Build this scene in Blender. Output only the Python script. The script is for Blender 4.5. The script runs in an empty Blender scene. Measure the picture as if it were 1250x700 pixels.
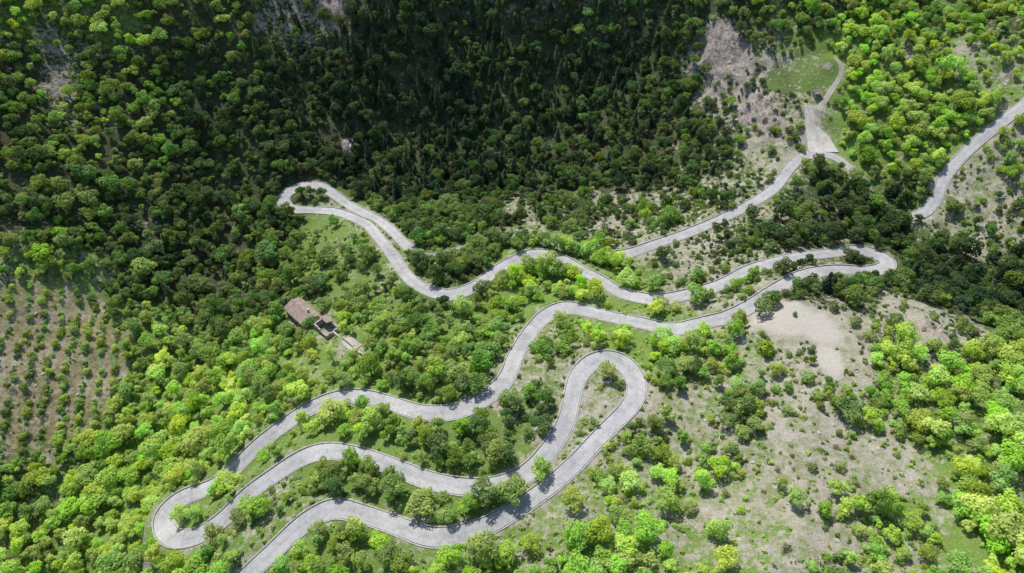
import bpy, math, bmesh, numpy as np
from mathutils import Vector
rng=np.random.default_rng(7)
SC=bpy.context.scene
ROOT=SC.collection
# ------------------------------------------------------------------ noise + terrain height
def hsh(i,j,s):
    n=(i*374761393+j*668265263+s*1442695041)&0xffffffff
    n=((n^(n>>13))*1274126177)&0xffffffff
    return ((n^(n>>16))&0xffff)/65535.0
def vn(x,y,s):
    xi=np.floor(x).astype(np.int64); yi=np.floor(y).astype(np.int64)
    fx=x-xi; fy=y-yi
    fx=fx*fx*fx*(fx*(fx*6-15)+10); fy=fy*fy*fy*(fy*(fy*6-15)+10)
    a=hsh(xi,yi,s);b=hsh(xi+1,yi,s);c=hsh(xi,yi+1,s);d=hsh(xi+1,yi+1,s)
    return (a*(1-fx)+b*fx)*(1-fy)+(c*(1-fx)+d*fx)*fy*1.0-0.5
def fbm(x,y,s,sc):
    return vn(x/sc,y/sc,s)+.5*vn(x/sc*2.1,y/sc*2.1,s+1)+.25*vn(x/sc*4.3,y/sc*4.3,s+2)
CP=np.array([
(0,75,42),(150,75,57),(-80,75,32),(-150,60,-14),(-210,75,10),(230,75,60),
(170,130,52),(60,130,45),(0,130,38),(-80,130,24),(-152,110,-10),(-215,130,14),(240,120,45),
(215,165,20),(100,185,36),(0,185,30),(-80,185,16),(-145,165,-6),(-215,185,20),(140,165,42),
(165,215,20),(240,210,40),(90,240,26),(0,240,16),(-60,235,20),(-130,220,-4),(-220,240,32),
(155,290,38),(250,290,65),(60,290,10),(-10,290,3),(-75,290,3),(-140,290,18),(-220,300,50),
(150,250,24),(320,350,105),(190,350,62),(130,350,52),(60,350,32),(-50,350,38),(-150,350,55),(-250,350,90),
(320,450,150),(150,450,135),(0,450,118),(-150,450,130),(-320,450,160),
(320,560,210),(0,560,205),(-320,560,220),(0,720,230),(500,720,250),(-500,720,250),
(500,350,160),(500,200,90),(500,0,90),(-500,350,180),(-500,150,110),(-400,0,60),(-320,200,70),
(0,0,50),(150,0,72),(-150,-10,-20),(0,-150,60),(400,-150,90),(-400,-150,30)],float)
def tps(r2): return np.where(r2>0,r2*np.log(r2+1e-9)*.5,0)
P=CP[:,:2]/100;n=len(P)
K=tps(((P[:,None]-P[None])**2).sum(-1))+np.eye(n)*0.02
A=np.zeros((n+3,n+3));A[:n,:n]=K;A[:n,n]=1;A[:n,n+1:]=P;A[n,:n]=1;A[n+1:,:n]=P.T
W=np.linalg.solve(A,np.concatenate([CP[:,2],[0,0,0]]))
def H(x,y):
    x=np.asarray(x,float);y=np.asarray(y,float)
    z=W[n]+W[n+1]*x/100+W[n+2]*y/100
    for k in range(n): z=z+W[k]*tps((x/100-P[k,0])**2+(y/100-P[k,1])**2)
    far=np.clip((y-290)/80,0,1)
    z=z+vn(x/60,y/60,1)*(6+14*far)+vn(x/27,y/27,2)*(3+5*far)+vn(x/12,y/12,3)*1.6
    return z
def pp(s): return [tuple(float(c) for c in t.split(',')) for t in s.split()]
# ------------------------------------------------------------------ surveyed road lines (metres)
MAIN=pp("""160.1,262.4 152.3,270.8 140.6,271.3 132,264.9 120,249.1 106,237.5 91.7,228.9 76.6,222.2 61.7,216.1 48.5,210 39.2,209.5 26.4,215.6 9.1,224.6 -9.1,224.1 -24.6,213.3 -36.7,209.9 -46.9,221.2 -56.1,235.2 -69.2,253.2 -85.2,270.4 -96.9,279.8 -105,280.5 -112.2,275.8 -115.3,269.6 -110.2,263.1 -98,262.8 -85,259.3 -69.2,243.6 -60.2,229 -52.4,215.7 -44.3,200.2 -36.6,191.2 -25.2,185.8 -14.9,191 -8.5,198.8 0,206.7 10.5,211.6 20.7,206.8 28.6,198.6 36.2,190.8
43,182 55,177 68,179 81,183 93,190 106,195 126,203 146,211 156,207 155,201 144,195 128,191 113,185 99,176 89,169 79,164 69,162 58,160 47,165 37,169 28,173 20,175 12,170 6,160 1,147 -1,138 -5,131 -12,125 -20,122 -30,123 -42,129 -51,133 -61,134 -70,131 -78,126 -86,120 -92,114 -99,109 -111,107 -116,101 -110,93 -99,91 -90,94 -83,100 -75,105 -66,110 -58,111 -47,108 -36,103 -23,97 -8,95 4,99 12,108 17,117 19,125 22,136 28,143 35,144 40,139 41,130 37,122 28,112 19,102 11,95 1,88 -10,82 -22,80 -33,84 -44,88 -52,90 -60,86 -67,79 -74,73 -83,66 -96,56 -110,42""")
RIGHT=pp("262,297 248,287 238,279 233,275 220,268 207,260 196,250 189,239 182,233 174,233 167,242 163,251 160,262")
PATH=pp("149,292 153,299 161,309 166,317 163,324")
PLAZA=pp("146.5,300 147.5,292 149,283 149.5,273")
def gs(a,sig):
    if sig<=0: return a
    r=int(sig*3);k=np.exp(-.5*(np.arange(-r,r+1)/sig)**2);k/=k.sum()
    if a.ndim==1: a=a[:,None]; sq=True
    else: sq=False
    lo=2*a[0]-a[1:r+1][::-1] if len(a)>r else np.repeat(a[:1],r,0)
    hi=2*a[-1]-a[-r-1:-1][::-1] if len(a)>r else np.repeat(a[-1:],r,0)
    b=np.vstack([lo,a,hi])
    o=np.stack([np.convolve(b[:,i],k,'valid') for i in range(a.shape[1])],1)
    return o[:,0] if sq else o
def resample(pts,smooth=2.5):
    p=np.array(pts);out=[]
    q=np.vstack([2*p[0]-p[1],p,2*p[-1]-p[-2]])
    for i in range(1,len(q)-2):
        a,b,c,d=q[i-1],q[i],q[i+1],q[i+2]
        m=max(2,int(np.linalg.norm(c-b)*4))
        t=np.linspace(0,1,m,endpoint=False)[:,None]
        out.append(.5*((2*b)+(-a+c)*t+(2*a-5*b+4*c-d)*t**2+(-a+3*b-3*c+d)*t**3))
    o=np.vstack(out+[p[-1:]])
    L=np.r_[0,np.cumsum(np.linalg.norm(np.diff(o,axis=0),axis=1))]
    s=np.arange(0,L[-1],1.0)
    o=np.stack([np.interp(s,L,o[:,0]),np.interp(s,L,o[:,1])],1)
    return gs(o,smooth)
def mk(pts,hw,sm,zs):
    c=resample(pts,sm);z=gs(H(c[:,0],c[:,1]),zs)
    hwv=np.interp(np.linspace(0,1,len(c)),np.linspace(0,1,len(hw)),hw)
    return dict(c=c,z=z,hw=hwv)
rm=mk(MAIN,[3.3,3.3],2.2,10)
def ni(x,y,lo=0): return lo+int(np.argmin(((rm['c'][lo:]-np.array([x,y]))**2).sum(1)))
t=np.gradient(rm['c'],axis=0);ang=np.unwrap(np.arctan2(t[:,1],t[:,0]));curv=np.abs(gs(np.gradient(ang),3))
iu=ni(-115,269);im=ni(156,207)
ii=np.arange(len(rm['c']))
rm['hw']=np.interp(ii,[0,iu,im,im+80,len(ii)],[2.1,2.15,2.3,2.4,2.45])+np.clip(gs(curv,5)*8,0,.7)
rr=mk(RIGHT,[2.5,2.1],2.5,8);rp=mk(PATH,[1.5,1.1],2,3);rz=mk(PLAZA,[1.8,3.6,5.8,7.5],1,4)
rr['z'][-8:]=rr['z'][-8:]*.3+rm['z'][2]*.7
kz=ni(149.5,272);wz_=np.linspace(0,1,len(rz['z']))**1.3
rz['z']=rz['z']*(1-wz_)+(rm['z'][kz]+.03)*wz_
rp['z'][:6]=rp['z'][:6]*np.linspace(0,1,6)+float(rz['z'][8])*(1-np.linspace(0,1,6))
roads=[rm,rr,rp,rz]
PADS=[(-86,185,7,0),(-72,173,4.5,0),(-60,160,4,0),(151.5,305,2.5,0)]
# ------------------------------------------------------------------ terrain grid
def axis(a,b,c,d,fine,co):
    return np.unique(np.round(np.r_[np.arange(a,b,co),np.arange(b,c,fine),np.arange(c,d+.1,co)],3))
xs=axis(-900,-300,300,900,1.25,7.5);ys=axis(-250,40,400,900,1.25,7.5)
X,Y=np.meshgrid(xs,ys)
Z=H(np.clip(X,-560,560),np.clip(Y,-180,760))
# grassy terraces by the lookout
def trf(x,y): return np.clip(1-((np.hypot((x-147)/19,(y-320)/11.5))-.8)/.2,0,1)
tr=trf(X,Y)
q=Z/1.8;f=q-np.floor(q);Zt=(np.floor(q)+np.clip((f-.7)/.3,0,1))*1.8
Z=Z*(1-tr)+Zt*tr
# gravel clearing below the hairpin
def gravf(x,y):
    g=np.maximum(1.3-np.hypot((x-97)/9.5,(y-160)/8.5),np.maximum(1.2-np.hypot((x-106)/6,(y-152)/9),1.1-np.hypot((x-104)/4,(y-138)/9)))
    return np.clip((g+fbm(x,y,61,8)*.35)*2.5,0,1)
gv=gravf(X,Y)
# rocky ground: cliff behind the lookout, outcrops on the far slope and the left scree
def rockf(x,y):
    o=np.zeros_like(x)
    for a,b,rx,ry,s_ in ((116,331,18,18,1),(122,304,14,14,.95),(129,288,11,10,.9),(104,342,14,10,.8),(-99,370,9,8,1),(-222,302,10,12,.6),(-212,205,7,14,.5),(112,349,16,10,.8),(232,292,9,8,.6),(145,152,8,6,.7),(-88,308,5,7,1),(196,318,8,7,.6),(222,240,9,7,.6)):
        o=np.maximum(o,s_*np.clip(1.25-np.hypot((x-a)/rx,(y-b)/ry)+fbm(x,y,33,9)*.5,0,1))
    return o
rk=rockf(X,Y)
rid=1-np.abs(vn(X/5.,Y/8.,51))*4; rid2=1-np.abs(vn(X/2.6,Y/3.,52))*4
Z=Z+rk*(rid*1.9+rid2*.9)*(1-tr)
num=np.zeros_like(Z);den=np.zeros_like(Z);DM=np.full_like(Z,99.)
def stamp(x,y,z,hw,R=16):
    i0,i1=np.searchsorted(xs,[x-R-hw,x+R+hw]);j0,j1=np.searchsorted(ys,[y-R-hw,y+R+hw])
    d=np.hypot(X[j0:j1,i0:i1]-x,Y[j0:j1,i0:i1]-y)
    w=1/(d*d+.5)**3
    num[j0:j1,i0:i1]+=w*z;den[j0:j1,i0:i1]+=w
    DM[j0:j1,i0:i1]=np.minimum(DM[j0:j1,i0:i1],d-hw)
for r in roads:
    for (x,y),z,h in zip(r['c'],r['z'],r['hw']): stamp(x,y,z,h)
for i,(x,y,h,_) in enumerate(PADS):
    z=float(H(x,y)); PADS[i]=(x,y,h,z)
    stamp(x,y,z,h)
zr=np.where(den>0,num/np.maximum(den,1e-30),Z)
bl=np.clip((DM-1.5)/7.0,0,1);bl=bl*bl*(3-2*bl)
Z=np.where(den>0,(zr-.14)*(1-bl)+Z*bl,Z)
Z+=np.where(DM>1.5,fbm(X,Y,40,5)*.6*np.clip((DM-1.5)/4,0,1),0)*(1-tr)*(1-.8*gv)
def samp(G,x,y):
    i=np.clip(np.searchsorted(xs,x)-1,0,len(xs)-2);j=np.clip(np.searchsorted(ys,y)-1,0,len(ys)-2)
    fx=np.clip((x-xs[i])/(xs[i+1]-xs[i]),0,1);fy=np.clip((y-ys[j])/(ys[j+1]-ys[j]),0,1)
    return (G[j,i]*(1-fx)+G[j,i+1]*fx)*(1-fy)+(G[j+1,i]*(1-fx)+G[j+1,i+1]*fx)*fy
# ------------------------------------------------------------------ land-cover map: x,y, tint (foliage tone plus painted cloud shade) density bare grass conifer
ZT="""-247,324,98120 -206,337,88120 -160,348,68002 -113,369,37304 -56,365,19005 0,375,29006 58,377,59014 110,360,59111 160,348,79110 211,344,88120 246,321,88210
-244,296,68100 -220,307,55410 -204,310,48100 -160,323,39001 -111,338,19003 -56,338,09006 0,348,19007 58,353,19006 95,334,28112 117,324,32800 140,317,23500 150,321,50090 178,316,99120 199,302,98120 222,307,85530 239,295,98220
-231,256,48000 -197,273,48000 -155,287,39000 -108,299,29001 -55,303,19004 0,307,19004 54,301,29002 93,286,38211 123,285,43630 171,281,99120 192,272,99120 221,254,85630
-222,228,58100 -190,244,48100 -150,257,39000 -120,262,39000 -25,250,38200 10,250,36421 48,248,35520 85,248,46420 115,225,36420 151,242,28101 200,234,55530 216,217,45620
-86,237,64290 -65,207,56270 -128,242,48100 -214,203,86350 -195,191,64540 -174,188,66340 -158,214,49001 -117,200,48000 -71,198,66270 -22,202,49000 8,194,88130 24,182,97140 75,200,35520 130,215,38201 112,170,37201 175,192,29001 209,193,29001 145,152,44710 97,158,40900 105,149,42800
-195,162,55520 -175,168,65430 -147,180,78120 -107,165,99040 -67,150,86260 -36,143,68120 -13,152,78130 10,144,55450 51,152,97140 76,142,85430 100,134,64620 126,133,97320 152,133,98110 181,152,68120
-187,140,56320 -165,138,77220 -137,145,99030 -119,156,99040 -46,119,89030 -16,111,69020 4,116,57320 4,132,55450 30,122,53550 51,122,66530 69,114,65530 93,112,63730 103,100,74630 127,109,98220 150,109,99120
-177,111,78220 -156,112,99030 -132,117,99030 -72,92,65370 -47,95,59020 -15,91,69030 17,82,76440 39,81,96440 62,85,75550 81,79,74630 105,84,96440 126,83,98230
-169,89,98020 -148,90,98030 -109,82,88240 -51,76,78140 -28,72,68230 -6,72,76440 27,70,97230 57,68,86440 77,66,74630 96,65,85540 126,64,98130
-20,20,76330 150,0,87230 -150,0,87220 300,100,78220 -300,100,67220 300,300,88120 -320,300,58110 300,450,59002 0,450,29005 -300,450,49003"""
ZP=[];ZV=[]
for t_ in ZT.split():
    a,b,c=t_.split(',');ZP.append((float(a),float(b)));ZV.append([int(k)/9 for k in c])
ZP=np.array(ZP);ZV=np.array(ZV)
def cover(x,y):
    x=np.asarray(x,float).ravel();y=np.asarray(y,float).ravel()
    xw=x+fbm(x,y,60,22)*13;yw=y+fbm(x,y,70,22)*13
    o=np.zeros((len(x),5));s=np.zeros(len(x))
    for p,v in zip(ZP,ZV):
        w=1/((xw-p[0])**2+(yw-p[1])**2+12)**2.2
        s+=w
        for c in range(5): o[:,c]+=w*v[c]
    return o/s[:,None]
# old terrace rows on the left slope
def rowm(x,y): return np.clip((1.25-np.hypot((x+192)/29,(y-166)/37)+fbm(x,y,77,16)*.3)*2.5,0,1)
def rowsf(x,y):
    u=(x+196)*.97+(y-168)*.22+fbm(x,y,44,14)*2.5
    return rowm(x,y),.5+.5*np.cos(u*2*math.pi/5.2)
# ------------------------------------------------------------------ helpers
def newobj(name,me,parent=None,coll=None,loc=None):
    o=bpy.data.objects.new(name,me);(coll or ROOT).objects.link(o)
    if parent: o.parent=parent
    if loc is not None: o.location=loc
    return o
def mesh(name,v,f,mats=(),smooth=False):
    m=bpy.data.meshes.new(name);m.from_pydata([tuple(map(float,a)) for a in v],[],[tuple(map(int,a)) for a in f])
    for k in mats: m.materials.append(k)
    if smooth: m.shade_smooth()
    return m
def mat(name):
    m=bpy.data.materials.new(name);m.use_nodes=True;nt=m.node_tree;nt.nodes.clear()
    o=nt.nodes.new('ShaderNodeOutputMaterial');return m,nt,o
def N(nt,t,**k):
    nd=nt.nodes.new(t)
    for a,b in k.items():
        if a.startswith('i_'):
            key=a[2:]; key=int(key) if key.isdigit() else key.replace('_',' ')
            nd.inputs[key].default_value=b
        else: setattr(nd,a,b)
    return nd
def noise(nt,vec,sc,det=4,rough=.6):
    nd=N(nt,'ShaderNodeTexNoise',i_Scale=sc,i_Detail=det,i_Roughness=rough);nt.links.new(vec,nd.inputs['Vector']);return nd.outputs['Fac']
def ramp(nt,fac,stops):
    r=nt.nodes.new('ShaderNodeValToRGB');e=r.color_ramp.elements
    while len(e)<len(stops): e.new(.5)
    for k,(p,c) in zip(e,stops):
        k.position=p;k.color=(c,c,c,1) if not hasattr(c,'__len__') else (*c,1)
    nt.links.new(fac,r.inputs[0]);return r.outputs[0]
def mixc(nt,f,a,b,bt='MIX'):
    m=nt.nodes.new('ShaderNodeMix');m.data_type='RGBA';m.blend_type=bt
    for s,i in ((f,0),(a,6),(b,7)):
        if isinstance(s,(int,float)): m.inputs[i].default_value=s
        elif isinstance(s,tuple): m.inputs[i].default_value=(*s,1)
        else: nt.links.new(s,m.inputs[i])
    return m.outputs[2]
def math_(nt,op,a,b=0.,clamp=False):
    m=nt.nodes.new('ShaderNodeMath');m.operation=op;m.use_clamp=clamp
    for s,i in ((a,0),(b,1)):
        if isinstance(s,(int,float)): m.inputs[i].default_value=s
        else: nt.links.new(s,m.inputs[i])
    return m.outputs[0]
def surf(nt,o,col,rough=.9,bump=None,bs=.5,bd=.2):
    b=nt.nodes.new('ShaderNodeBsdfPrincipled');b.inputs['Roughness'].default_value=rough
    b.inputs['Specular IOR Level'].default_value=.25
    if isinstance(col,tuple): b.inputs['Base Color'].default_value=(*col,1)
    else: nt.links.new(col,b.inputs['Base Color'])
    if bump is not None:
        bp=N(nt,'ShaderNodeBump',i_Strength=bs,i_Distance=bd);nt.links.new(bump,bp.inputs['Height']);nt.links.new(bp.outputs[0],b.inputs['Normal'])
    nt.links.new(b.outputs[0],o.inputs[0]);return b
def simple(name,c1,c2,sc,rough=.9,bump=.4,bd=.05):
    m,nt,o=mat(name);tc=N(nt,'ShaderNodeTexCoord').outputs['Object']
    f=noise(nt,tc,sc,6,.65);col=ramp(nt,f,[(.3,c1),(.7,c2)])
    surf(nt,o,col,rough,f,bump,bd);return m
# ------------------------------------------------------------------ materials
def ground_mat():
    m,nt,o=mat('hillside_ground')
    tc=N(nt,'ShaderNodeTexCoord').outputs['Object']
    def at(nm): return N(nt,'ShaderNodeAttribute',attribute_name=nm).outputs['Fac']
    bare,grass,tint,rock,row,gra=at('bare'),at('grass'),at('tint'),at('rock'),at('row'),at('gravel')
    n1=noise(nt,tc,.12,5,.65);n2=noise(nt,tc,.55,6,.7);n3=noise(nt,tc,2.4,5,.7);n4=noise(nt,tc,.03,3);n5=noise(nt,tc,.3,6,.75)
    soil=ramp(nt,n3,[(.3,(.22,.19,.145)),(.5,(.39,.36,.31)),(.7,(.57,.54,.49))])
    soil=mixc(nt,ramp(nt,n5,[(.44,0.),(.60,.75)]),soil,ramp(nt,n3,[(.3,(.10,.125,.04)),(.7,(.27,.31,.13))]))
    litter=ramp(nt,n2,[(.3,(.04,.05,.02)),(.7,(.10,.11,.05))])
    g1=ramp(nt,n3,[(.28,(.08,.14,.03)),(.55,(.18,.28,.06)),(.75,(.31,.39,.13))])
    gd=ramp(nt,n3,[(.3,(.04,.065,.022)),(.7,(.10,.14,.04))])
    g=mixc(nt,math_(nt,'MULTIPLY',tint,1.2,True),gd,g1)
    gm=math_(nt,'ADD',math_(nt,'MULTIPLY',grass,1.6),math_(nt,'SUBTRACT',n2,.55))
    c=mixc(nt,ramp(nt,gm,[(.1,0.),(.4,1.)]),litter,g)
    bm=math_(nt,'ADD',math_(nt,'MULTIPLY',bare,1.15),math_(nt,'ADD',math_(nt,'MULTIPLY',math_(nt,'SUBTRACT',n1,.5),1.7),math_(nt,'MULTIPLY',math_(nt,'SUBTRACT',n2,.5),2.4)))
    c=mixc(nt,ramp(nt,bm,[(.36,0.),(.64,1.)]),c,soil)
    rc=ramp(nt,n2,[(.3,(.12,.10,.09)),(.5,(.29,.255,.23)),(.7,(.50,.46,.42))])
    c=mixc(nt,ramp(nt,math_(nt,'ADD',rock,math_(nt,'MULTIPLY',math_(nt,'SUBTRACT',n2,.5),.9)),[(.35,0.),(.6,1.)]),c,rc)
    c=mixc(nt,math_(nt,'MULTIPLY',row,.95),c,ramp(nt,n2,[(.32,(.15,.15,.06)),(.45,(.25,.19,.115)),(.7,(.42,.35,.245))]))
    c=mixc(nt,gra,c,ramp(nt,n3,[(.3,(.36,.335,.295)),(.7,(.53,.50,.455))]))
    c=mixc(nt,.5,c,ramp(nt,n4,[(.35,.78),(.65,1.)]),'MULTIPLY')
    h=math_(nt,'ADD',math_(nt,'MULTIPLY',n2,1.),math_(nt,'MULTIPLY',n3,.5))
    surf(nt,o,c,.95,h,.9,.7);return m
def road_mat(name,a,b,c_):
    m,nt,o=mat(name);tc=N(nt,'ShaderNodeTexCoord').outputs['Object']
    n1=noise(nt,tc,.09,4);n2=noise(nt,tc,.8,5,.7);n3=noise(nt,tc,9,3);n0=noise(nt,tc,.3,3,.8)
    c=ramp(nt,n1,[(.32,a),(.52,b),(.7,c_)])
    c=mixc(nt,.6,c,ramp(nt,n2,[(.3,.68),(.6,1.)]),'MULTIPLY')
    c=mixc(nt,.6,c,ramp(nt,n0,[(.40,.75),(.47,1.),(.6,1.),(.66,.86)]),'MULTIPLY')
    c=mixc(nt,.35,c,ramp(nt,n3,[(.3,.7),(.7,1.)]),'MULTIPLY')
    v=N(nt,'ShaderNodeTexVoronoi',feature='DISTANCE_TO_EDGE',i_Scale=.22)
    wv=nt.nodes.new('ShaderNodeVectorMath');wv.operation='ADD'
    nn=N(nt,'ShaderNodeTexNoise',i_Scale=.6);nt.links.new(tc,nn.inputs['Vector'])
    nt.links.new(tc,wv.inputs[0]);nt.links.new(nn.outputs['Color'],wv.inputs[1]);nt.links.new(wv.outputs[0],v.inputs['Vector'])
    c=mixc(nt,math_(nt,'MULTIPLY',ramp(nt,v.outputs['Distance'],[(.0,1.),(.02,0.)]),.3),c,(.1,.1,.1))
    ac=N(nt,'ShaderNodeAttribute',attribute_name='across').outputs['Fac']
    e=ramp(nt,ac,[(0.,.86),(.35,.95),(.5,1.),(.7,.93),(.88,1.05),(1.,.7)])
    c=mixc(nt,.8,c,e,'MULTIPLY')
    surf(nt,o,c,.85,n3,.2,.02);return m
def leaf_mat(name,dark,mid,bright,trans=.35,hv=.03):
    m,nt,o=mat(name)
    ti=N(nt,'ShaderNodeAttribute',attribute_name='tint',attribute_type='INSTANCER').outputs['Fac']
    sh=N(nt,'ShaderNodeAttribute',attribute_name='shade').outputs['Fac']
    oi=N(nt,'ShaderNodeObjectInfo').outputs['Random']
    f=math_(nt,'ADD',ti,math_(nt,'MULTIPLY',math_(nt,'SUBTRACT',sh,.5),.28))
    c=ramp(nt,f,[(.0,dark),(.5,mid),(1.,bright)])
    hs=nt.nodes.new('ShaderNodeHueSaturation');nt.links.new(c,hs.inputs['Color'])
    nt.links.new(math_(nt,'ADD',math_(nt,'MULTIPLY',math_(nt,'SUBTRACT',oi,.5),hv*2),.5),hs.inputs['Hue'])
    r2=math_(nt,'FRACT',math_(nt,'MULTIPLY',oi,17.3))
    nt.links.new(math_(nt,'ADD',math_(nt,'MULTIPLY',r2,.45),.8),hs.inputs['Value'])
    r3=math_(nt,'FRACT',math_(nt,'MULTIPLY',oi,41.7))
    nt.links.new(math_(nt,'ADD',math_(nt,'MULTIPLY',r3,.25),.8),hs.inputs['Saturation'])
    d=nt.nodes.new('ShaderNodeBsdfDiffuse');t=nt.nodes.new('ShaderNodeBsdfTranslucent');mx=nt.nodes.new('ShaderNodeMixShader');mx.inputs[0].default_value=trans
    nt.links.new(hs.outputs[0],d.inputs[0])
    tcl=mixc(nt,1.,hs.outputs[0],(1.3,1.25,.7),'MULTIPLY');nt.links.new(tcl,t.inputs[0])
    nt.links.new(d.outputs[0],mx.inputs[1]);nt.links.new(t.outputs[0],mx.inputs[2]);nt.links.new(mx.outputs[0],o.inputs[0]);return m
M_ground=ground_mat()
M_road=road_mat('weathered_concrete_road',(.36,.36,.375),(.44,.44,.45),(.51,.51,.51))
M_apron=road_mat('pale_concrete',(.44,.42,.38),(.52,.50,.46),(.60,.58,.53))
M_path=road_mat('gravel_path',(.30,.28,.24),(.38,.36,.31),(.45,.42,.37))
M_stone=simple('parapet_stone',(.24,.235,.22),(.52,.51,.48),1.5)
M_bark=simple('bark',(.05,.04,.03),(.12,.10,.08),3)
M_broad=leaf_mat('broadleaf_foliage',(.045,.082,.040),(.18,.295,.068),(.46,.65,.10),.42)  # dark tone lifted and greyed, distant haze painted into the leaf colour
M_con=leaf_mat('conifer_foliage',(.032,.058,.037),(.07,.12,.048),(.16,.24,.055),.15,.015)
M_shrub=leaf_mat('shrub_foliage',(.05,.085,.035),(.18,.275,.07),(.41,.56,.11),.42)
M_dry=leaf_mat('dry_scrub_foliage',(.10,.105,.06),(.23,.23,.14),(.37,.37,.23),.2)
# ------------------------------------------------------------------ terrain mesh
cv=cover(X,Y)
nx,ny=len(xs),len(ys);idx=np.arange(nx*ny).reshape(ny,nx)
F=np.stack([idx[:-1,:-1],idx[:-1,1:],idx[1:,1:],idx[1:,:-1]],-1).reshape(-1,4)
V=np.stack([X,Y,Z],-1).reshape(-1,3)
tm=bpy.data.meshes.new('terrain');tm.vertices.add(len(V));tm.vertices.foreach_set('co',V.ravel().astype(np.float32))
tm.loops.add(F.size);tm.loops.foreach_set('vertex_index',F.ravel().astype(np.int32))
tm.polygons.add(len(F));tm.polygons.foreach_set('loop_start',np.arange(0,F.size,4,dtype=np.int32));tm.polygons.foreach_set('loop_total',np.full(len(F),4,np.int32))
tm.update();tm.validate();tm.shade_smooth();tm.materials.append(M_ground)
gy,gx=np.gradient(Z,ys,xs);slope=np.hypot(gx,gy).ravel()
dm=DM.ravel();trr=tr.ravel()
bare=cv[:,2]+np.clip((slope-.85)*.5,0,.25)+.30*np.exp(-np.clip(dm,0,50)/2.0)*(dm<20)
bare=bare*(1-trr)+trr*np.clip((slope-.55)*1.2,0,.7)
grass=np.clip(cv[:,3]+.25*np.exp(-np.clip(dm,0,50)/5)+trr,0,1)
rwm,rwv=rowsf(X,Y)
for nm,a in (('bare',bare),('grass',grass),('tint',cv[:,0]),('rock',(rk*(1-tr)).ravel()),('gravel',gv*(DM>.5)),('row',(rwm*np.clip(1.1-rwv*1.6,0,1)).ravel())):
    t_=tm.attributes.new(nm,'FLOAT','POINT');t_.data.foreach_set('value',np.asarray(a).ravel().astype(np.float32))
newobj('terrain',tm)
# ------------------------------------------------------------------ roads
def frame(c):
    t=np.gradient(c,axis=0);t/=np.linalg.norm(t,axis=1)[:,None];return np.stack([-t[:,1],t[:,0]],1)
def ribbon(r,lift,nc,matl,name,crown=.04):
    c=r['c'];nrm=frame(c)
    a=np.linspace(-1,1,nc);v=[];f=[];ac=[]
    prof=[(-1,-.5)]+[(k,lift+crown*(1-k*k)) for k in a]+[(1,-.5)]
    wob=1+vn(np.arange(len(c))/7.,np.zeros(len(c)),5)*.08
    for i in range(len(c)):
        for k,dz in prof:
            o=c[i]+nrm[i]*k*r['hw'][i]*wob[i];v.append((o[0],o[1],r['z'][i]+dz));ac.append(abs(k))
    m_=len(prof)
    for i in range(len(c)-1):
        for j in range(m_-1):
            b=i*m_+j;f.append((b,b+m_,b+m_+1,b+1))
    me=mesh(name,v,f,[matl],False)
    at=me.attributes.new('across','FLOAT','POINT');at.data.foreach_set('value',np.array(ac,np.float32))
    return newobj(name,me)
ribbon(rm,.0,7,M_road,'mountain_road')
ribbon(rr,-.012,7,M_road,'mountain_road')
ribbon(rz,.012,9,M_apron,'concrete_apron')
ribbon(rp,-.02,5,M_path,'gravel_path')
def parapet(r,name,i0=0,i1=None):
    c=r['c'];nrm=frame(c)
    i1=i1 or len(c);v=[];f=[]
    for s in (-1,1):
        o=c+nrm*s*(r['hw']+.3)[:,None]
        far=c+nrm*s*(r['hw']+5)[:,None]
        drop=r['z']-H(far[:,0],far[:,1])
        hgt=gs(np.clip(.12+drop*.16,.06,.36),4)
        ins=gs((samp(DM,c[:,0]+nrm[:,0]*s*(r['hw']+1.0),c[:,1]+nrm[:,1]*s*(r['hw']+1.0))<.35).astype(float),1)
        prev=False
        for i in range(i0,i1):
            if ins[i]>.5: prev=False;continue
            j=1+vn(np.array([i/1.7]),np.array([s*3.]),9)[0]*.25
            h=hgt[i]*j
            for off,z in ((-.17,-.4),(-.17,h),(.17,h),(.25,-1.6)):
                p=o[i]+nrm[i]*s*off;v.append((p[0],p[1],r['z'][i]+z))
            if prev:
                b=len(v)-8
                for k in range(3):
                    f.append((b+k,b+4+k,b+5+k,b+k+1))
            prev=True
    newobj(name,mesh(name,v,f,[M_stone]))
parapet(rm,'stone_parapet',14)
parapet(rr,'stone_parapet',0,len(rr['c'])-10)
# ------------------------------------------------------------------ buildings
M_plaster=simple('old_plaster_wall',(.34,.30,.25),(.55,.51,.45),.9)
M_trim=simple('window_frame',(.25,.2,.15),(.33,.28,.2),3)
M_glass,nt_,o_=mat('window_glass');surf(nt_,o_,(.03,.035,.04),.15)
M_wood=simple('door_wood',(.09,.05,.03),(.16,.10,.06),4)
def tile_mat():
    m,nt,o=mat('clay_roof_tiles');tc=N(nt,'ShaderNodeTexCoord').outputs['Object']
    f=noise(nt,tc,.8,5,.7);c=ramp(nt,f,[(.3,(.21,.155,.135)),(.55,(.35,.275,.25)),(.75,(.50,.42,.385))])
    w_=N(nt,'ShaderNodeTexWave',i_Scale=1.1,i_Distortion=.4);w_.bands_direction='X';nt.links.new(tc,w_.inputs['Vector'])
    c=mixc(nt,.5,c,ramp(nt,w_.outputs['Fac'],[(0,.55),(.6,1.)]),'MULTIPLY')
    surf(nt,o,c,.9,w_.outputs['Fac'],.6,.08);return m
M_tile=tile_mat()
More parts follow.
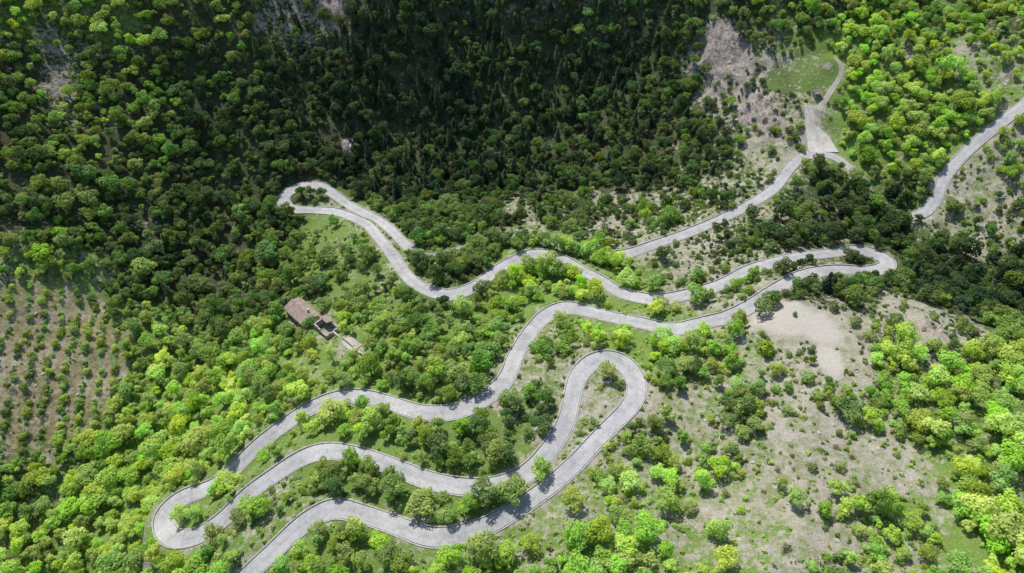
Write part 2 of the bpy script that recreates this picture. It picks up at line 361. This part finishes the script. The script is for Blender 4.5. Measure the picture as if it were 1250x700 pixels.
def box(v,f,x0,x1,y0,y1,z0,z1):
    b=len(v);v+=[(x,y,z) for z in (z0,z1) for x,y in ((x0,y0),(x1,y0),(x1,y1),(x0,y1))]
    f+=[(b,b+3,b+2,b+1),(b+4,b+5,b+6,b+7)]+[(b+k,b+(k+1)%4,b+4+(k+1)%4,b+4+k) for k in range(4)]
def tube(v,f,p0,p1,r0,r1,ns=6):
    p0=Vector(p0);p1=Vector(p1);d=(p1-p0).normalized();x=d.orthogonal().normalized();y=d.cross(x);b=len(v)
    for p,r in ((p0,r0),(p1,r1)):
        for k in range(ns):
            a=2*math.pi*k/ns;q=p+x*math.cos(a)*r+y*math.sin(a)*r;v.append(tuple(q))
    for k in range(ns): f.append((b+k,b+(k+1)%ns,b+ns+(k+1)%ns,b+ns+k))
def house(name,x,y,z,rot,L,Wd,hw_,pitch,chim=True):
    e=bpy.data.objects.new(name,None);ROOT.objects.link(e);e.location=(x,y,z);e.rotation_euler=(0,0,rot)
    l,w_=L/2,Wd/2;rh=w_*pitch
    v=[(-l,-w_,-1.5),(l,-w_,-1.5),(l,w_,-1.5),(-l,w_,-1.5),(-l,-w_,hw_),(l,-w_,hw_),(l,w_,hw_),(-l,w_,hw_),(-l,0,hw_+rh),(l,0,hw_+rh)]
    f=[(0,1,5,4),(2,3,7,6),(1,2,6,9,5),(3,0,4,8,7)]
    newobj('walls',mesh('walls',v,f,[M_plaster]),e)
    ov=.5;th_=.16
    for s in (-1,1):
        a=(w_+ov)*s;za=hw_+rh-(w_+ov)*pitch
        v=[(-l-ov,0,hw_+rh+.06),(l+ov,0,hw_+rh+.06),(l+ov,a,za+.06),(-l-ov,a,za+.06)]
        v+=[(p[0],p[1],p[2]+th_) for p in v]
        f=[(0,1,2,3),(4,7,6,5),(0,4,5,1),(1,5,6,2),(2,6,7,3),(3,7,4,0)]
        newobj('roof_slope',mesh('roof_slope',v,f,[M_tile]),e)
    v,f=[],[];tube(v,f,(-l-ov,0,hw_+rh+.2),(l+ov,0,hw_+rh+.2),.16,.16,6);newobj('ridge_tiles',mesh('ridge_tiles',v,f,[M_tile]),e)
    if chim:
        v,f=[],[];box(v,f,l*.4,l*.4+.8,w_*.3,w_*.3+.7,hw_,hw_+rh+1.0);box(v,f,l*.4-.1,l*.4+.9,w_*.3-.1,w_*.3+.8,hw_+rh+1.002,hw_+rh+1.15);newobj('chimney',mesh('chimney',v,f,[M_plaster]),e)
    k=max(2,int(L/3.2))
    for s in (-1,1):
        for i in range(k):
            cx=-l+L*(i+.5)/k;vg,fg,vf,ff=[],[],[],[];door=(s==-1 and i==k//2)
            z0,z1=(.02,2.1) if door else (1.0,2.2)
            y0,y1=sorted((s*(w_-.05),s*(w_+.03)));box(vg,fg,cx-.45,cx+.45,y0,y1,z0,z1)
            newobj('door' if door else 'window',mesh('window',vg,fg,[M_wood if door else M_glass]),e)
            for q in ((cx-.58,cx-.453,z0,z1+.1),(cx+.453,cx+.58,z0,z1+.1),(cx-.45,cx+.45,z1+.003,z1+.1)):
                y0,y1=sorted((s*(w_-.05),s*(w_+.07)));box(vf,ff,q[0],q[1],y0,y1,q[2],q[3])
            if not door: box(vf,ff,cx-.65,cx+.65,*sorted((s*(w_-.05),s*(w_+.14))),z0-.12,z0-.003)
            newobj('frame',mesh('frame',vf,ff,[M_trim]),e)
    return e
ang_=math.radians(-44)
house('farm_house',-86,185.5,PADS[0][3],ang_,13,7.5,3.2,.42)
e=bpy.data.objects.new('ruined_stone_house',None);ROOT.objects.link(e);e.location=(-72.5,173,PADS[1][3]);e.rotation_euler=(0,0,ang_)
for (x0,x1,y0,y1,h0,h1) in ((-4,4,-3,-2.5,2.4,1.4),(-4,4,2.5,3,2.7,2.),(-4,-3.5,-2.497,2.497,2.9,2.4),(3.5,4,-2.497,2.497,1.5,2.0)):
    v,f=[],[];m_=6
    for i in range(m_):
        if x1-x0>1: box(v,f,x0+(x1-x0)*i/m_,x0+(x1-x0)*(i+1)/m_-.003,y0,y1,-1.5,h0+(h1-h0)*i/m_+rng.uniform(-.4,.3))
        else: box(v,f,x0,x1,y0+(y1-y0)*i/m_,y0+(y1-y0)*(i+1)/m_-.003,-1.5,h0+(h1-h0)*i/m_+rng.uniform(-.4,.3))
    newobj('broken_wall',mesh('broken_wall',v,f,[M_stone]),e)
v=[(-4.2,.3,3.6),(0.2,.3,3.5),(.4,3.3,2.5),(-4.2,3.3,2.6)];v+=[(a,b,c+.15) for a,b,c in v]
newobj('roof_remnant',mesh('roof_remnant',v,[(3,2,1,0),(4,5,6,7),(0,1,5,4),(1,2,6,5),(2,3,7,6),(3,0,4,7)],[M_tile]),e)
v,f=[],[]
for k,(x,y) in enumerate(((-66,166),(-61,161),(-57,157),(-53,152.5),(-50,149.5))):
    z=float(samp(Z,np.array([x]),np.array([y]))[0])
    a=math.radians(-42);ca,sa=math.cos(a),math.sin(a);b=len(v)
    vv,ff=[],[];box(vv,ff,-3,3,-.3,.3,-1,1.1 if k%2 else .8)
    v+=[(x+p[0]*ca-p[1]*sa,y+p[0]*sa+p[1]*ca,z+p[2]) for p in vv];f+=[tuple(i+b for i in q_) for q_ in ff]
newobj('garden_retaining_wall',mesh('garden_retaining_wall',v,f,[M_plaster]))
v,f=[],[];box(v,f,-3.4,3.4,-2.3,2.3,-.5,.12)
o=newobj('concrete_yard',mesh('concrete_yard',v,f,[M_apron]),loc=(-60,160.5,PADS[2][3]));o.rotation_euler=(0,0,ang_)
e=house('lookout_hut',151.5,305,PADS[3][3],.3,3.2,2.6,2.3,.5,False)
M_wat,nt_,o_=mat('falling_water');tc_=N(nt_,'ShaderNodeTexCoord').outputs['Object'];surf(nt_,o_,ramp(nt_,noise(nt_,tc_,3,4),[(.3,(.45,.5,.52)),(.7,(.85,.88,.9))]),.4)
v,f=[],[];wz=float(samp(Z,np.array([-86.]),np.array([312.]))[0])
for i in range(9):
    y=312-i*.8;zz=float(samp(Z,np.array([-86.]),np.array([y]))[0]);w_=.3+.06*i
    xx=-86+.3*math.sin(i)
    v+=[(xx-w_,y,max(zz,wz-i*.2)+.9-.05*i),(xx,y-.3,max(zz,wz-i*.2)+1.1-.05*i),(xx+w_,y,max(zz,wz-i*.2)+.9-.05*i)]
    if i: b=len(v)-6;f+=[(b,b+3,b+4,b+1),(b+1,b+4,b+5,b+2)]
newobj('waterfall',mesh('waterfall',v,f,[M_wat],True))
# ------------------------------------------------------------------ vegetation prototypes
def quads(P_,Nn,size,asp=1.,bend=0.):
    n_=len(P_);Nn=Nn/np.linalg.norm(Nn,axis=1)[:,None]
    r=rng.normal(size=(n_,3));u=np.cross(Nn,r);u/=np.linalg.norm(u,axis=1)[:,None];w=np.cross(Nn,u)
    s=size[:,None]
    a=P_-u*s*.5*asp;b=P_-w*s*.42;c=P_+u*s*.5*asp;d=P_+w*s*.42
    v=np.stack([a,b,c,d],1).reshape(-1,3);f=np.arange(n_*4).reshape(-1,4);return v,f
def build(name,tv,tf,lv,lf,shade,mleaf):
    nv=len(tv);v=list(tv)+[tuple(a) for a in lv];f=list(tf)+[tuple(a+nv) for a in lf]
    me=mesh(name,v,f,[M_bark,mleaf])
    mi=np.zeros(len(f),np.int32);mi[len(tf):]=1;me.polygons.foreach_set('material_index',mi)
    at=me.attributes.new('shade','FLOAT','FACE');sh=np.zeros(len(f),np.float32);sh[len(tf):]=shade;at.data.foreach_set('value',sh)
    return me
def broadleaf(name,R,Ht,nl,nleaf,leafs,squash=.8,mleaf=None,trunk=True):
    cz=Ht-R*squash
    L=[];
    for k in range(nl):
        a=k*2.399+rng.uniform(-.5,.5);rad=R*.64*math.sqrt((k+.3)/nl)*rng.uniform(.7,1.3)
        zz=cz+R*squash*rng.uniform(-.35,.55)*(1-(rad/R)**2*.8)
        L.append((rad*math.cos(a),rad*math.sin(a),zz,R*rng.uniform(.24,.46)))
    L.append((0,0,cz+R*squash*.35,R*.40))
    L=np.array(L);tot=(L[:,3]**2).sum();P_=[];Nn=[];S=[]
    for i,l in enumerate(L):
        m_=int(nleaf*l[3]**2/tot)+4
        d=rng.normal(size=(m_,3));d[:,2]+=.35;d/=np.linalg.norm(d,axis=1)[:,None]
        rr_=l[3]*rng.uniform(.68,1.18,m_)[:,None]
        p=l[:3]+d*rr_*np.array([1,1,.85])
        ok=np.ones(m_,bool)
        for j,q in enumerate(L):
            if j!=i: ok&=np.linalg.norm(p-q[:3],axis=1)>q[3]*.72
        P_.append(p[ok]);Nn.append((d+np.array([0,0,.45])+rng.normal(size=(m_,3))*.45)[ok]);S.append(np.full(ok.sum(),rng.uniform(.15,.85))+rng.normal(size=ok.sum())*.2)
    P_=np.vstack(P_);Nn=np.vstack(Nn);S=np.clip(np.concatenate(S),0,1)
    lv,lf=quads(P_,Nn,leafs*rng.uniform(.6,1.3,len(P_)))
    tv,tf=[],[]
    if trunk:
        top=(0.1*R*rng.uniform(-1,1),.1*R,cz)
        tube(tv,tf,(0,0,-1.2),(0,0,Ht*.12),R*.085,R*.065);tube(tv,tf,(0,0,Ht*.12),top,R*.065,R*.03)
        for l in L: tube(tv,tf,(0,0,Ht*.12+(cz-Ht*.12)*rng.uniform(.2,.8)),tuple(l[:3]),R*.028,R*.01,4)
    else:
        for l in L: tube(tv,tf,(0,0,-.3),tuple(l[:3]),.05,.02,3)
    return build(name,tv,tf,lv,lf,S,mleaf or M_broad)
def conifer(name,R,Ht,nleaf):
    P_=[];Nn=[];S=[];tiers=int(Ht*1.5)
    for k in range(tiers):
        h=.1+.9*(k+.2)/tiers;rad=R*(1-h)**.85*rng.uniform(.85,1.15)+.12;nb=max(4,int(9*(1-h)+4));a0=rng.uniform(0,6.28)
        m_=max(5,int(nleaf*(rad/R)/(tiers*.52)))
        b=rng.integers(0,nb,m_);a=a0+b*2*math.pi/nb+rng.normal(size=m_)*.12
        q=np.sqrt(rng.uniform(.03,1,m_))*rad*(1+.18*np.sin(b*2.3))
        P_.append(np.stack([q*np.cos(a),q*np.sin(a),h*Ht-q*.38+rng.normal(size=m_)*.1],1))
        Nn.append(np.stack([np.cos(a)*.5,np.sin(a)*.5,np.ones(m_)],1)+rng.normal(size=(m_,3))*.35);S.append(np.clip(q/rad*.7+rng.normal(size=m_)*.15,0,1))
    P_=np.vstack(P_);Nn=np.vstack(Nn);S=np.concatenate(S)
    lv,lf=quads(P_,Nn,.62*rng.uniform(.6,1.2,len(P_)))
    tv,tf=[],[];tube(tv,tf,(0,0,-1.2),(0,0,Ht*.97),R*.09,.03)
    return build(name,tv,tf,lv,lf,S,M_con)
def coll(n_):
    c=bpy.data.collections.new(n_);ROOT.children.link(c);return c
PROTO=[]
def place(c,name,me,x,y,tint,s=1.):
    z=float(samp(Z,np.array([x]),np.array([y]))[0])
    o=newobj(name,me,coll=c,loc=(x,y,z));o['tint']=float(tint);o.scale=(s,s,s);o.rotation_euler=(0,0,rng.uniform(0,6));PROTO.append((x,y))
    return o
CB=coll('broadleaf_trees');CC=coll('conifer_trees');CS=coll('shrubs');CD=coll('dry_scrub');CG=coll('low_plants');CR=coll('limestone_rocks')
bl_=[(3.6,7.2,10,1150,.62,.8),(4.1,8.0,13,1350,.66,.75),(3.2,6.6,8,1000,.60,.9),(3.8,8.6,12,1250,.63,1.),(4.5,7.6,15,1500,.70,.65),(2.8,6.0,7,850,.55,.95),(3.4,7.8,9,1000,.60,1.1),(3.0,5.6,6,800,.6,.75)]
bpos=[(31,136,.85),(43,87,1.),(73,139,.85),(62,149,.85),(-140,122,.95),(52,110,.7),(-122,158,.95),(88,88,.8)]
for a,b in zip(bl_,bpos):
    place(CB,'broadleaf_tree',broadleaf('broadleaf_tree',*a),*b)
NB=len(bl_)
for a,b in zip([(2.5,9.5,750),(2.9,11.,900),(2.1,8.,600)],[(0,340,.2),(-55,338,.2),(25,318,.3)]):
    place(CC,'conifer_tree',conifer('conifer_tree',*a),*b)
for a,b in zip([(1.5,2.0,5,300,.36,.8),(1.9,2.6,6,380,.40,.8),(1.2,1.7,4,230,.34,.9),(2.2,2.5,8,430,.43,.6)],[(60,90,.6),(95,118,.6),(10,76,.6),(85,96,.5)]):
    place(CS,'shrub',broadleaf('shrub',*a,M_shrub,False),*b)
for a,b in zip([(1.3,1.5,5,160,.3,.7),(1.8,1.9,6,220,.34,.7)],[(98,100,.4),(70,72,.4)]):
    place(CD,'dry_shrub',broadleaf('dry_shrub',*a,M_dry,False),*b)
for a,b in zip([(.6,.55,3,40,.28,.6),(.8,.6,4,56,.32,.5)],[(90,90,.6),(66,80,.6)]):
    place(CG,'low_plant',broadleaf('low_plant',*a,M_shrub,False),*b)
M_lime=simple('limestone',(.27,.255,.23),(.52,.50,.46),1.2,bump=.8,bd=.1)
for k,(x,y) in enumerate(((92,125),(97,112),(84,74))):
    bm=bmesh.new();bmesh.ops.create_icosphere(bm,subdivisions=2,radius=.6)
    for q in bm.verts:
        r_=1+rng.uniform(-.16,.16)+.25*math.sin(q.co.x*4+k)*math.cos(q.co.y*3+k);q.co=Vector((q.co.x*r_*1.2,q.co.y*r_,q.co.z*r_*.65))
    me=bpy.data.meshes.new('limestone_rock');bm.to_mesh(me);bm.free();me.materials.append(M_lime)
    place(CR,'limestone_rock',me,x,y,0)
# ------------------------------------------------------------------ scatter
def scatter(name,c,pts,scl,tint,idx_):
    z=samp(Z,pts[:,0],pts[:,1]);v=np.c_[pts,z]
    me=bpy.data.meshes.new(name);me.vertices.add(len(v));me.vertices.foreach_set('co',v.ravel().astype(np.float32))
    def fa(nm,ty,arr,key): a=me.attributes.new(nm,ty,'POINT');a.data.foreach_set(key,arr.ravel())
    rot=np.c_[rng.normal(size=(len(v),2))*.06,rng.uniform(0,6.28,len(v))]
    s3=scl[:,None]*np.c_[np.ones((len(v),2))*rng.uniform(.88,1.14,(len(v),2)),rng.uniform(.8,1.2,len(v))]
    fa('rotv','FLOAT_VECTOR',rot.astype(np.float32),'vector');fa('scl','FLOAT_VECTOR',s3.astype(np.float32),'vector')
    fa('tint','FLOAT',tint.astype(np.float32),'value');fa('pick','INT',idx_.astype(np.int32),'value')
    o=newobj(name,me)
    g=bpy.data.node_groups.new(name,'GeometryNodeTree')
    g.interface.new_socket('Geometry',in_out='INPUT',socket_type='NodeSocketGeometry');g.interface.new_socket('Geometry',in_out='OUTPUT',socket_type='NodeSocketGeometry')
    gi=g.nodes.new('NodeGroupInput');go=g.nodes.new('NodeGroupOutput');ip=g.nodes.new('GeometryNodeInstanceOnPoints');ci=g.nodes.new('GeometryNodeCollectionInfo')
    ci.inputs[0].default_value=c;ci.inputs[1].default_value=True;ci.inputs[2].default_value=True
    def na(nm,dt): q=g.nodes.new('GeometryNodeInputNamedAttribute');q.data_type=dt;q.inputs[0].default_value=nm;return q.outputs[0]
    er=g.nodes.new('FunctionNodeEulerToRotation')
    L=g.links.new
    L(gi.outputs[0],ip.inputs['Points']);L(ci.outputs[0],ip.inputs['Instance']);ip.inputs['Pick Instance'].default_value=True
    L(na('pick','INT'),ip.inputs['Instance Index']);L(na('rotv','FLOAT_VECTOR'),er.inputs[0]);L(er.outputs[0],ip.inputs['Rotation']);L(na('scl','FLOAT_VECTOR'),ip.inputs['Scale'])
    L(ip.outputs[0],go.inputs[0])
    md=o.modifiers.new('scatter','NODES');md.node_group=g;return o
def jgrid(x0,x1,y0,y1,sp):
    a,b=np.meshgrid(np.arange(x0,x1,sp),np.arange(y0,y1,sp*.87))
    a=a+((np.arange(a.shape[0])%2)*sp*.5)[:,None]
    p=np.c_[a.ravel(),b.ravel()];return p+rng.uniform(-.5,.5,p.shape)*sp
PR=np.array(PROTO)
def clear(p,rp_):
    ok=np.ones(len(p),bool)
    for q in PR: ok&=((p-q)**2).sum(1)>rp_**2
    return ok
def info(p):
    c=cover(p[:,0],p[:,1]);d=samp(DM,p[:,0],p[:,1])
    clump=fbm(p[:,0],p[:,1],90,14)
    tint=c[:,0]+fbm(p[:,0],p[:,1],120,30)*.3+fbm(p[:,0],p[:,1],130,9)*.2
    return c,d,clump,tint
def edge_trees(a,b,step,off=(2.2,4.2)):
    i0,i1=sorted((a,b));o=[];i=i0
    while i<i1:
        x,y=rm['c'][i];o.append((x+rng.uniform(-1,1),y-rm['hw'][i]-rng.uniform(*off)));i+=int(step*rng.uniform(.7,1.3))
    return o
ia,ib=ni(44,209),ni(-44,218)
OV=edge_trees(ni(-50,109,im),ni(-34,102,im),4,(1.,1.9))+edge_trees(ni(-8,95,im),ni(9,104,im),4,(1.,1.8))+edge_trees(ni(-88,119,im),ni(-99,109,im),5,(1.2,2.))+edge_trees(ia,ib,3.6,(.9,1.8))
ET=edge_trees(ia,ib,4,(2.6,4.0))+edge_trees(ni(-42,129,im),ni(-70,131,im),9,(2.5,4))+edge_trees(ni(-90,94,im),ni(-78,103,im),6)+edge_trees(ni(55,177),ni(120,200),11,(2.5,3.5))+edge_trees(ni(60,161,im),ni(113,185,im),10,(2.5,4))
for (x,y) in rr['c'][-34:-3:3]: ET.append((x-4+rng.uniform(-1,1),y-4.5));ET.append((x+3.5,y-3.8))
ET+= [(-96,186),(-93,193),(-78,190),(-80,176),(-66,176),(-90,178),(-64,168)]
ET=np.array(ET+OV)
# trees
p=jgrid(-340,340,42,440,4.8)
p=np.vstack([p,ET]);et=np.zeros(len(p),bool);et[-len(ET):]=True
c,d,cl,ti=info(p);n_=len(p)
de=c[:,1]-.2*np.clip(c[:,2]-.2,0,1)
keep=(rng.uniform(size=n_)<np.clip((de-.26)*1.6+cl*1.4*(1-c[:,1]*.65),0,.98))&clear(p,5)
rw=rowm(p[:,0],p[:,1])
scl=rng.uniform(.45,1.08,n_)*(.54+.50*c[:,1])
near=np.clip((260-p[:,1])/140,0,1);scl*=.97+.08*near
big=rng.uniform(size=n_)<.12;scl=np.where(big,scl*1.28,scl)
keep&=(d>.9+1.8*scl)&(trf(p[:,0],p[:,1])<.2)&(rockf(p[:,0],p[:,1])<.45+rng.uniform(-.3,.3,n_))&(gravf(p[:,0],p[:,1])<.3)
keep&=(rw<.45)|(rng.uniform(size=n_)<.05)
keep|=et&(d>.5);scl=np.where(et,rng.uniform(.8,1.08,n_),scl)
isc=(rng.uniform(size=n_)<c[:,4]*.8)&~et
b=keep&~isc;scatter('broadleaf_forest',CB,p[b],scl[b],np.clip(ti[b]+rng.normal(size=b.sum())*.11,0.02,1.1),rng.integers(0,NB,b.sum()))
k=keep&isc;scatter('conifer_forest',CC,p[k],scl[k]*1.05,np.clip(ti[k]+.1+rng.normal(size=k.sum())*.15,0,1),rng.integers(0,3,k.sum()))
cnt=[int(b.sum()),int(k.sum())]
# shrubs
p=jgrid(-300,300,42,360,2.9)
rp_=[]
for q in range(-8,9):
    yy=np.arange(122,215,1.35)
    xx=-196+(q*5.2-(yy-168)*.22)/.97+rng.normal(size=len(yy))*.45
    xx=xx-fbm(xx,yy,44,14)*2.5
    rp_.append(np.c_[xx,yy])
rp_=np.vstack(rp_);rp_=rp_[(rowm(rp_[:,0],rp_[:,1])>.4)&(rng.uniform(size=len(rp_))<.72+fbm(rp_[:,0],rp_[:,1],88,8)*.9)]
inr=rowm(p[:,0],p[:,1])>.35;p=p[~inr|(rng.uniform(size=len(p))<.08)]
p=np.vstack([p,rp_]);isrow=np.zeros(len(p),bool);isrow[-len(rp_):]=True
c,d,cl,ti=info(p);n_=len(p)
pr=np.clip(.64-.35*c[:,1]+cl*1.1-.35*np.clip(c[:,2]-.5,0,1)-.4*c[:,3]*(1-c[:,2]),0.07,.85)*(1-.5*rockf(p[:,0],p[:,1]))
pr=np.where((c[:,3]>.93),.02,pr);pr=np.where(isrow,1,pr)
keep=(rng.uniform(size=n_)<pr)&(d>1.1)&clear(p,3)&(trf(p[:,0],p[:,1])<.3)&((gravf(p[:,0],p[:,1])<.3)|(rng.uniform(size=n_)<.05))
scl=rng.uniform(.4,1.0,n_)+.7*rng.uniform(size=n_)**3;scl=np.where(isrow,rng.uniform(.45,1.15,n_),scl);dry=rng.uniform(size=n_)<.07+.22*c[:,2]
b=keep&~dry;scatter('shrub_thicket',CS,p[b],scl[b],np.clip(ti[b]+.08+rng.normal(size=b.sum())*.12,0,1),rng.integers(0,4,b.sum()))
b=keep&dry;scatter('dry_scrub_patch',CD,p[b],scl[b]*.9,np.clip(ti[b]+rng.normal(size=b.sum())*.2,0,1),rng.integers(0,2,b.sum()))
cnt+=[int(keep.sum())]
p=jgrid(-215,240,55,250,1.8);c,d,cl,ti=info(p);n_=len(p)
keep=(rng.uniform(size=n_)<np.clip(.6+cl*.8-.5*(c[:,1]>.8),.05,.8))&(d>.6)&(rng.uniform(size=n_)>c[:,2]*.75)&(gravf(p[:,0],p[:,1])<.3)&((rowm(p[:,0],p[:,1])<.4)|(rng.uniform(size=n_)<.2))
scatter('ground_cover',CG,p[keep],rng.uniform(.5,1.6,keep.sum()),np.clip(ti[keep]+rng.normal(size=keep.sum())*.15,0,1),rng.integers(0,2,keep.sum()))
cnt+=[int(keep.sum())]
p=jgrid(-220,250,50,345,2.2);c,d,cl,ti=info(p)
keep=(rng.uniform(size=len(p))<np.clip(c[:,2]-.35,0,1)*.25+.4*rockf(p[:,0],p[:,1]))&(d>.8)&(trf(p[:,0],p[:,1])<.2)&(gravf(p[:,0],p[:,1])<.3)
scatter('scattered_limestone_rocks',CR,p[keep],.2+.9*rng.uniform(0,1.,keep.sum())**2.5,np.zeros(keep.sum()),rng.integers(0,3,keep.sum()))
# ------------------------------------------------------------------ world, sun, camera
EL,AZ=math.radians(55),math.radians(28)
w=bpy.data.worlds.new('World');SC.world=w;w.use_nodes=True
s=w.node_tree.nodes.new('ShaderNodeTexSky');s.sky_type='NISHITA';s.sun_disc=False;s.sun_elevation=EL;s.sun_rotation=-AZ
w.node_tree.links.new(s.outputs[0],w.node_tree.nodes['Background'].inputs[0]);w.node_tree.nodes['Background'].inputs[1].default_value=.145
l=bpy.data.lights.new('sun','SUN');l.energy=5;l.angle=.009;l.color=(1,.95,.86);lo=newobj('sun',l)
sd=Vector((-math.sin(AZ)*math.cos(EL),math.cos(AZ)*math.cos(EL),math.sin(EL)))
lo.rotation_euler=sd.to_track_quat('Z','Y').to_euler()
cm=bpy.data.cameras.new('camera');cm.lens=36*845/1250;cm.clip_end=3000;co=newobj('camera',cm);co.location=(0,0,230);co.rotation_euler=(math.radians(43),0,0)
SC.camera=co
SC.view_settings.view_transform='Standard';SC.view_settings.look='None';SC.view_settings.exposure=0
print('COUNTS',cnt)
